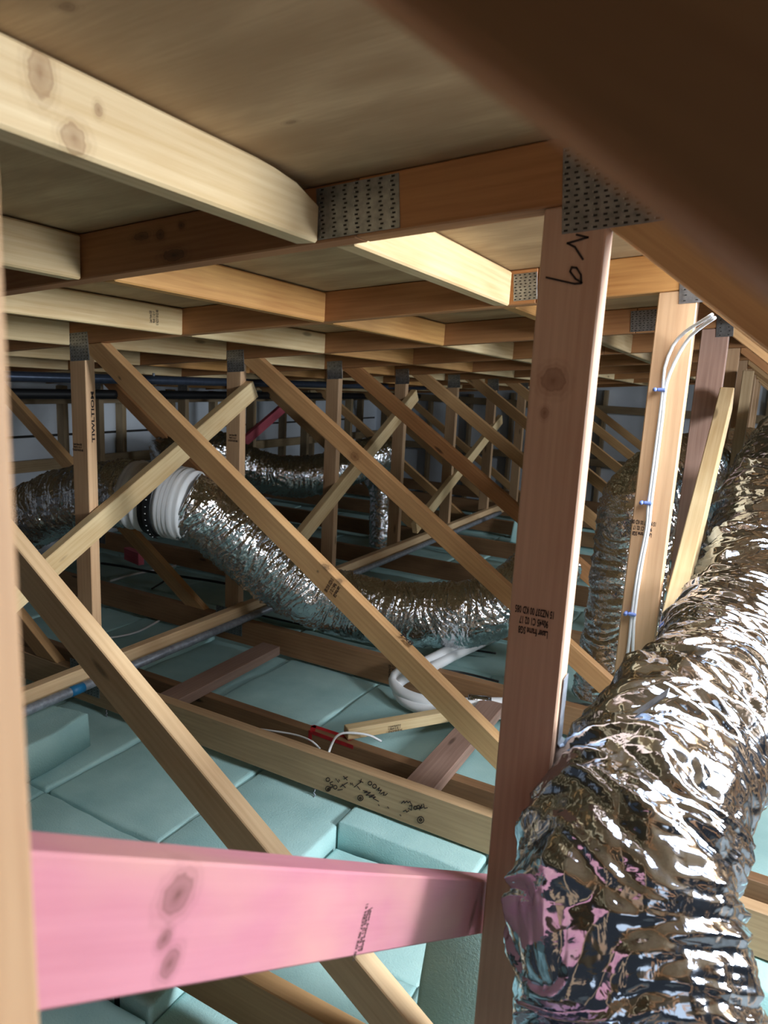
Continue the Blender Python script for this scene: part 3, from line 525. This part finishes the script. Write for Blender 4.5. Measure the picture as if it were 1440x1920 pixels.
strokes('red_paint_mark', [[(-1.443, 2.157, -1.392), (-1.443, 2.157, -1.43)], [(-1.43, 2.157, -1.392), (-1.25, 2.157, -1.396)]], .008, b2, 'red', (0, 1, 0))
brace('mauve-brown timber block lying across the joists at left', (-2.04, 1.975, -1.366), (-2.055, 2.70, -1.366), MAT['mauve'], .105, .045, name='timber_block', cat='timber')
brace('mauve-brown timber block lying across the joists near the big post', (-.887, 1.975, -1.366), (-.90, 2.74, -1.366), MAT['mauve'], .105, .045, name='timber_block', cat='timber')
lp = brace('pale loose timber offcut lying aslant on the insulation by white pipes', (-1.30, 2.19, -1.366), (-.98, 2.62, -1.366), MAT['pale'], .045, .045, (0, 0, 1), name='timber_offcut', cat='timber')
stamp(SG, .06, .03, (-1.155, 2.328, -1.366), (.6, .8, 0), (0, 0, 1), lp)

# ------------------------------------------------------------------ insulation batts
def lattice(u, v, nu, nv, rng):
    g = rng.standard_normal((nu+2, nv+2)); iu = np.clip(u, 0, nu); iv = np.clip(v, 0, nv); a = iu.astype(int); b = iv.astype(int); fu = iu-a; fv = iv-b
    fu = fu*fu*(3-2*fu); fv = fv*fv*(3-2*fv)
    return (g[a, b]*(1-fu)+g[a+1, b]*fu)*(1-fv)+(g[a, b+1]*(1-fu)+g[a+1, b+1]*fu)*fv
BR = np.random.default_rng(3); CNT = {}
def rowlab(row):
    CNT[row] = CNT.get(row, -1)+1
    return 'pale teal insulation batt %s, %s from the left' % (row, ORD[CNT[row]])
def batt(x0, x1, y0, y1, top, th, label, group=None, lean=None, res=.045):
    if label.startswith('ROW:'):
        px = [(M.inverted() @ Vector((x, y, top))) for x in (x0, x1) for y in (y0, y1)]
        px = [(720+1333*p.x/-p.z, 960-1333*p.y/-p.z) for p in px if p.z < -.05]
        if not px or max(p[0] for p in px) < -160 or min(p[0] for p in px) > 1600 or min(p[1] for p in px) > 2080: return None
        label = rowlab(label[4:]); x0 += .001; x1 -= .001; y0 += .002; y1 -= .002
    nx, ny = max(7, int((x1-x0)/res)), max(7, int((y1-y0)/res)); W, H = x1-x0, y1-y0
    gx = np.r_[0, .012, np.linspace(.03, .97, nx-3), .988, 1]; gy = np.r_[0, .012, np.linspace(.03, .97, ny-3), .988, 1]; U, V = np.meshgrid(gx, gy, indexing='ij')
    X = (U-.5)*W; Y = (V-.5)*H
    edge = np.minimum(np.minimum(U, 1-U)*W, np.minimum(V, 1-V)*H)
    Z = th/2-.006*np.exp(-edge/.004)+.0035*lattice(U*3, V*3, 3, 3, BR)+.0018*lattice(U*8, V*8, 8, 8, BR)
    X += .003*lattice(V*6, U*2, 6, 2, BR); Y += .003*lattice(U*6, V*2, 6, 2, BR)
    nV = (nx+1)*(ny+1); vt = np.stack([X, Y, Z], -1).reshape(-1, 3); vb = vt.copy(); vb[:, 2] = -th/2
    idx = np.arange(nV).reshape(nx+1, ny+1); F = []
    for i in range(nx):
        for j in range(ny):
            F.append((idx[i, j], idx[i+1, j], idx[i+1, j+1], idx[i, j+1]))
    ring = [idx[i, 0] for i in range(nx)]+[idx[nx, j] for j in range(ny)]+[idx[i, ny] for i in range(nx, 0, -1)]+[idx[0, j] for j in range(ny, 0, -1)]
    rv = [vb[i] for i in ring]; V2 = list(vt)+rv; n = len(ring)
    for i in range(n): F.append((int(ring[i]), nV+i, nV+(i+1) % n, int(ring[(i+1) % n])))
    F.append(tuple(nV+i for i in range(n-1, -1, -1)))
    me = mesh_from(V2, [tuple(int(q) for q in f) for f in F], True)
    mw = Matrix.Translation(((x0+x1)/2, (y0+y1)/2, top-th/2)) @ Matrix.Rotation(random.uniform(-.008, .008), 4, 'Z')
    if lean: mw = lean
    return tag(link('insulation_batt', me, MAT['batt'], None, mw), label, 'insulation', group)
xs = [-4.10-.52*2, -4.10-.52, -4.10, -3.60, -3.08, -2.56, -2.04, -1.515]
BT = -1.47
G = 'insulation batts between the trusses'
# bay in front of the written chord
cols = list(zip(xs[:-1], xs[1:]))+[(-1.515, -1.09), (-1.09, -.60), (-.60, -.08), (-.08, .44), (.44, .96), (.96, 1.48)]
for (a, b) in cols:
    if b > -2.0 or a > -3.2:
        lowr = a > -1.2
        batt(a+.003, b-.003, 1.00, 1.422, BT+random.uniform(-.008, .008)-(.04 if lowr else 0), .15, 'ROW:in the row behind the pink brace', G)
        batt(a+.003, b-.003, 1.428, 1.792 if lowr else 2.10, BT+random.uniform(-.006, .006)-(.06 if lowr else 0), .15 if not lowr else .11, 'ROW:in the low row before the written chord' if lowr else 'ROW:running under the written-on chord', G)
        if lowr: batt(a+.003, b-.003, 1.803, 2.12, BC_B-.008, .19, 'ROW:raised thick under the written-on chord', G)
    if a > -3.2: batt(a+.003, b-.003, .25, .99, BT-.03+random.uniform(-.01, .01), .14, 'ROW:in the row nearest the viewer', G)
for bay in range(2, 9):
    y0 = 2.22 if bay == 2 else TY[bay]+.05; y1 = TY[bay+1]-.004 if bay > 2 else 2.80
    if bay == 2: rows = [(2.22, 2.84)]
    for (ya, yb_) in ([(2.225, 2.84)] if bay == 2 else [(TY[bay]+.01, TY[bay]+.45), (TY[bay]+.455, TY[bay+1]+.005)]):
        X0 = -5.15 if bay > 3 else -4.7
        xx = X0+random.uniform(0, .3)
        while xx < 1.2:
            wdt = .52 if bay == 2 else .58
            batt(xx+.003, xx+wdt-.003, ya, yb_, -1.46+random.uniform(-.02, .012), .15, ('ROW:in the bay behind the written chord' if bay == 2 else 'ROW:in %s row of %s bay' % ('near' if ya < TY[bay]+.1 else 'rear', ORD[bay])), G, res=.06 if bay < 4 else .12); xx += wdt
# offcut batts
def lean_m(loc, rx=0, ry=0, rz=0): return Matrix.Translation(loc) @ Matrix.Rotation(rz, 4, 'Z') @ Matrix.Rotation(ry, 4, 'Y') @ Matrix.Rotation(rx, 4, 'X')
batt(0, .52, 0, .48, 0, .13, 'thick teal batt tilted up beside the blurred left post', lean=lean_m((-2.37, 1.42, -1.392), .03, -.03, .06), res=.035)
batt(0, .34, 0, .40, 0, .06, 'teal batt leaning upright in shadow behind the big post foot', lean=lean_m((-.35, 1.27, -1.30), 1.35, 0.0, .05))
batt(0, .50, 0, .30, 0, .06, 'small folded teal batt standing on edge past the steel conduit', lean=lean_m((-1.70, 6.1, -1.30), 1.1, .1, .3))

# ------------------------------------------------------------------ foil ducts
def vnoise(u, v, cu, nv, seed, skew=0.0, smooth=False):
    rng = np.random.default_rng(seed); un = (u+skew*np.sin(v+seed))/cu; un = un-un.min(); nu = int(un.max())+3
    g = rng.standard_normal((nu, nv)); vn = (v/(2*math.pi))*nv; a = un.astype(int); b = vn.astype(int); fu = un-a; fv = vn-b; b1 = (b+1) % nv; b = b % nv
    if smooth: fu = fu*fu*(3-2*fu); fv = fv*fv*(3-2*fv)
    return (g[a, b]*(1-fu)+g[a+1, b]*fu)*(1-fv)+(g[a, b1]*(1-fu)+g[a+1, b1]*fu)*fv
def duct(label, pts, r, ds, m, seed, amp=1.0, pitch=.04, squeeze=None, mat='foil2', fine=1.0):
    p, s = resample(catmull(pts, .01), ds); v = np.linspace(0, 2*math.pi, m, endpoint=False)
    U, V = np.meshgrid(s, v, indexing='ij')
    tw = .035*vnoise(U, V, .10, 6, seed+7, smooth=True)
    W = U+tw
    R = r+amp*(.0035*(np.abs(np.sin(math.pi*(W/pitch+V/(2*math.pi))))-.6)
               +.0090*(np.abs(vnoise(W, V, .030, 6, seed, .05))-.8)
               +.0055*(np.abs(vnoise(W, V, .013, 9, seed+1, -.03))-.8)
               +.0035*(np.abs(vnoise(W, V, .050, 20, seed+2, .12))-.8)
               +.0012*(np.abs(vnoise(U, V, .010, 40, seed+3))-.8))
    if fine:
        R = r+(R-r)*.75+fine*.7*(.0045*(np.abs(vnoise(W, V, .008, 16, seed+8, .02))-.8)+.0030*(np.abs(vnoise(U, V, .006, 46, seed+9))-.8))
    R += .006*vnoise(U, V, .22, 4, seed+5, smooth=True)
    if squeeze is not None:
        for s0, am in squeeze: R -= am*np.exp(-((U-s0)/.02)**2)
    o = link('foil_duct', sweep(p, R, m), MAT[mat])
    return tag(o, label, 'duct', 'silver foil flexible ducts')
duct('large crumpled silver foil duct filling the right foreground', DUCT1, .160, .0040, 280, 11, 1.2, squeeze=[(.62, .012)], mat='foil', fine=0)
duct('dark silver foil duct bending down behind the cabled post', DUCT2, .162, .005, 200, 23, fine=.6)
duct('silver foil duct curving right from the white collar below the diagonals', DUCT3, .165, .004, 240, 37)
duct('silver foil duct at far left leading into the white collar', DUCT5, .165, .0045, 200, 41)
duct('silver foil duct far back above the curved duct', DUCT4, .165, .006, 160, 53)
duct('short vertical silver foil duct dropping behind the fourth post', DUCT6, .10, .009, 90, 61)

# inline collar between two ducts
def cyl_between(name, a, b, r, mat, parent, seg=40, rims=()):
    a = np.array(a); b = np.array(b); n = 12; t = np.linspace(0, 1, n+1); p = a+(b-a)*t[:, None]; R = np.full(n+1, r)
    for k in rims: R[k] += .008
    return link(name, sweep(p, R, seg), mat, parent)
c0, c1 = Vector((-2.605, 2.372, -.617)), Vector((-2.375, 2.445, -.642)); ax = c1-c0
f = thing('duct_collar', tuple(c0+ax*.5-Vector((0, 0, .19))), 'white plastic duct collar with black strap joining two foil ducts', 'collar')
L = lambda t: tuple(c0+ax*t)
cyl_between('left_spigot', L(-.15), L(.36), .160, MAT['white'], f, rims=(3, 8))
cyl_between('black_body', L(.36), L(.62), .172, MAT['black'], f, rims=(6,))
cyl_between('right_spigot', L(.62), L(1.15), .166, MAT['white'], f, rims=(2, 4, 6, 8))
# hanging strap with holes over the collar
axn = ax.normalized(); hz = Vector((0, 0, 1)); sdv = axn.cross(hz).normalized(); upv = sdv.cross(axn)
arc = [c0+ax*.56+(sdv*math.cos(a)+upv*math.sin(a))*.184 for a in np.linspace(math.radians(-70), math.radians(100), 18)]
def ribbon(name, pts, wdir, width, th, mat, parent, ndir=None):
    bm = bmesh.new(); W = Vector(wdir).normalized()*width/2; P = [Vector(p) for p in pts]; rows = []
    for i, p in enumerate(P):
        d = (P[min(i+1, len(P)-1)]-P[max(i-1, 0)]).normalized(); nn = d.cross(W).normalized()*th/2
        rows.append([bm.verts.new(q) for q in (p-W-nn, p+W-nn, p+W+nn, p-W+nn)])
    for a, b in zip(rows[:-1], rows[1:]):
        for i in range(4): bm.faces.new((a[i], a[(i+1) % 4], b[(i+1) % 4], b[i]))
    bm.faces.new(rows[0]); bm.faces.new(rows[-1][::-1])
    return link(name, bm_mesh(bm), mat, parent)
st = ribbon('strap', arc, ax, .030, .002, MAT['black'], f)
for q in arc[1:-1]:
    o = link('strap_hole', bm_mesh(box_bm(.007, .007, .004, .001)), MAT['white'], st, Matrix.Translation(q))
# strap from the big post round the foreground duct
sp = [(-.2385, 1.078, -.455), (-.2385, 1.078, -.52), (-.2385, 1.079, -.565), (-.228, 1.09, -.588), (-.205, 1.10, -.585), (-.175, 1.105, -.555), (-.135, 1.11, -.505), (-.09, 1.115, -.455)]
s = tag(ribbon('duct_strap', sp, (0, 1, .1), .025, .0015, MAT['steel'], None), 'galvanised strap tying the foreground duct to the big post', 'strap')

# ------------------------------------------------------------------ pipes and cables
pp = thing('steel_conduit', (-2.26, 3.5, -1.3), 'galvanised steel conduit running beside the timber runner with blue tape', 'conduit')
tube('pipe', [(-2.262, .9, -1.272), (-2.262, 2.2, -1.268), (-2.262, 3.2, -1.268), (-2.262, 4.4, -1.272), (-2.262, 6.6, -1.272)], .0195, MAT['steel'], pp, 14, .2)
tube('tape_band', [(-2.262, 1.70, -1.27), (-2.262, 1.76, -1.27)], .0205, MAT['bluetape'], pp, 14, .05)
tube('coupling', [(-2.262, 3.05, -1.268), (-2.262, 3.12, -1.268)], .025, MAT['steel'], pp, 14, .05)
tube('bracket', [(-2.262, 3.08, -1.29), (-2.262, 3.08, -1.345)], .006, MAT['steel'], pp, 8, .03)
bp_ = thing('dark_pipe', (-3.5, 4, -.12), 'dark steel pipe hung under the roof along the left side', 'pipe')
tube('pipe', [(-3.5, .6, -.100), (-3.5, 3.5, -.104), (-3.5, 8.8, -.118)], .028, MAT['pipe'], bp_, 16, .3)
for y in (3.32, 5.05, 6.9):
    tube('hanger', [(-3.5, y, -.08), (-3.5, y, -.02+zb(-3.5, y)+.02)], .008, MAT['steel'], bp_, 8, .03)
b3 = tag(tube('waste_pipe', [(-4.3, .6, -.22), (-4.3, 4.0, -.24), (-4.3, 8.8, -.26)], .034, MAT['black'], None, 16, .3), 'thick black pipe behind the dark steel pipe at left', 'pipe')
tag(tube('black_stub', [(-1.20, 1.02, -1.60), (-1.20, 1.02, -1.33)], .022, MAT['black'], None, 14, .05), 'black pipe stub poking up below the pink brace', 'pipe')
wp = thing('insulated_pipe', (-1.2, 2.6, -1.4), 'white insulated pipe with blue stripe looping on the insulation, upper one', 'pipe')
tube('foam_sleeve', WP1, .024, MAT['white'], wp, 14, .02)
tube('blue_stripe', [tuple(np.array(x)+np.array((.004, -.0175, .017))) for x in WP1[1:5]], .0035, MAT['bluep'], wp, 6, .02)
for i in (14,): tube('tie', [tuple(catmull(WP1, .02)[i]), tuple(catmull(WP1, .02)[i+1])], .0262, MAT['black'], wp, 14, .01)
wp2 = thing('insulated_pipe', (-1.2, 2.55, -1.42), 'white insulated pipe without a stripe, lower of the two loops', 'pipe')
tube('foam_sleeve', WP2, .024, MAT['white'], wp2, 14, .02)
e = np.array(WP1[9]); tube('foil_wrap', [tuple(e+np.array((-.13, -.06, .0))), tuple(e+np.array((-.04, -.02, 0)))], .027, MAT['foil'], wp2, 14, .02)
for nm, P, lab in (('electrical_cable', CABLE1, 'white twin cable clipped to the post, left one'), ('electrical_cable', CABLE2, 'white twin cable clipped to the post, right one')):
    c = thing(nm, P[-1], lab, 'cable', 'cables on the post'); tube('sheath', P, .0042, MAT['white'], c, 8, .02)
    if P is CABLE1:
        for q in CLIPS:
            k_ = link('clip', bm_mesh(box_bm(.022, .012, .009, .003)), MAT['clip'], c, Matrix.Translation((q[0]-.001, q[1]-.004, q[2])))
            link('nail', sweep(np.array([[q[0]-.016, q[1]-.016, q[2]], [q[0]-.016, q[1]+.004, q[2]]]), .005, 8), MAT['clip'], k_)
for nm, P, r, mt, lab in (('electrical_cable', WIRE1, .0035, 'white', 'thin white cable ending on the written-on chord, left one'),
                      ('electrical_cable', WIRE2, .0045, 'white', 'white cable looping over the chord beside the red paint'),
                      ('electrical_cable', WIRE3, .006, 'white', 'white cable lying on shadowed batts right of the first post'),
                      ('electrical_cable', WIRE4, .008, 'white', 'white cable far left on the batts under the foil duct'),
                      ('electrical_cable', BW1, .009, 'black', 'black cable strung across the far left batts'),
                      ('electrical_cable', BW2, .006, 'black', 'short black cable branching on the far left batts'),
                      ('electrical_cable', BW3, .006, 'black', 'black cable along the batts below the curved duct'),
                      ('electrical_cable', BW4, .006, 'black', 'short black cable near the big post behind the white pipes')):
    tag(tube(nm, P, r, MAT[mt], None, 8), lab, 'cable')
# little hanger hooks below the bottom chords
def hook(x, y, z0, z1, label):
    pts = [(x+.004*math.sin(i*2.4), y+.004*math.cos(i*2.4), z0+(z1-z0)*i/12) for i in range(13)]
    tag(tube('wire_hanger', pts, .0022, MAT['steel'], None, 6, .01), label, 'wire')
hook(-1.246, 1.90, BC_B, -1.53, 'twisted wire hanging below the written-on chord')
hook(-2.30, 1.90, BC_B, -1.50, 'twisted wire hanging near the blurred left post')
ring = [(-2.175, 1.453+.05*math.cos(a), -1.42+.05*math.sin(a)) for a in np.linspace(0, 2*math.pi, 20)]
tag(tube('flexible_hose', ring, .009, MAT['steel'], None, 10, .01), 'coil of ribbed metal hose beside the blurred left post', 'hose')
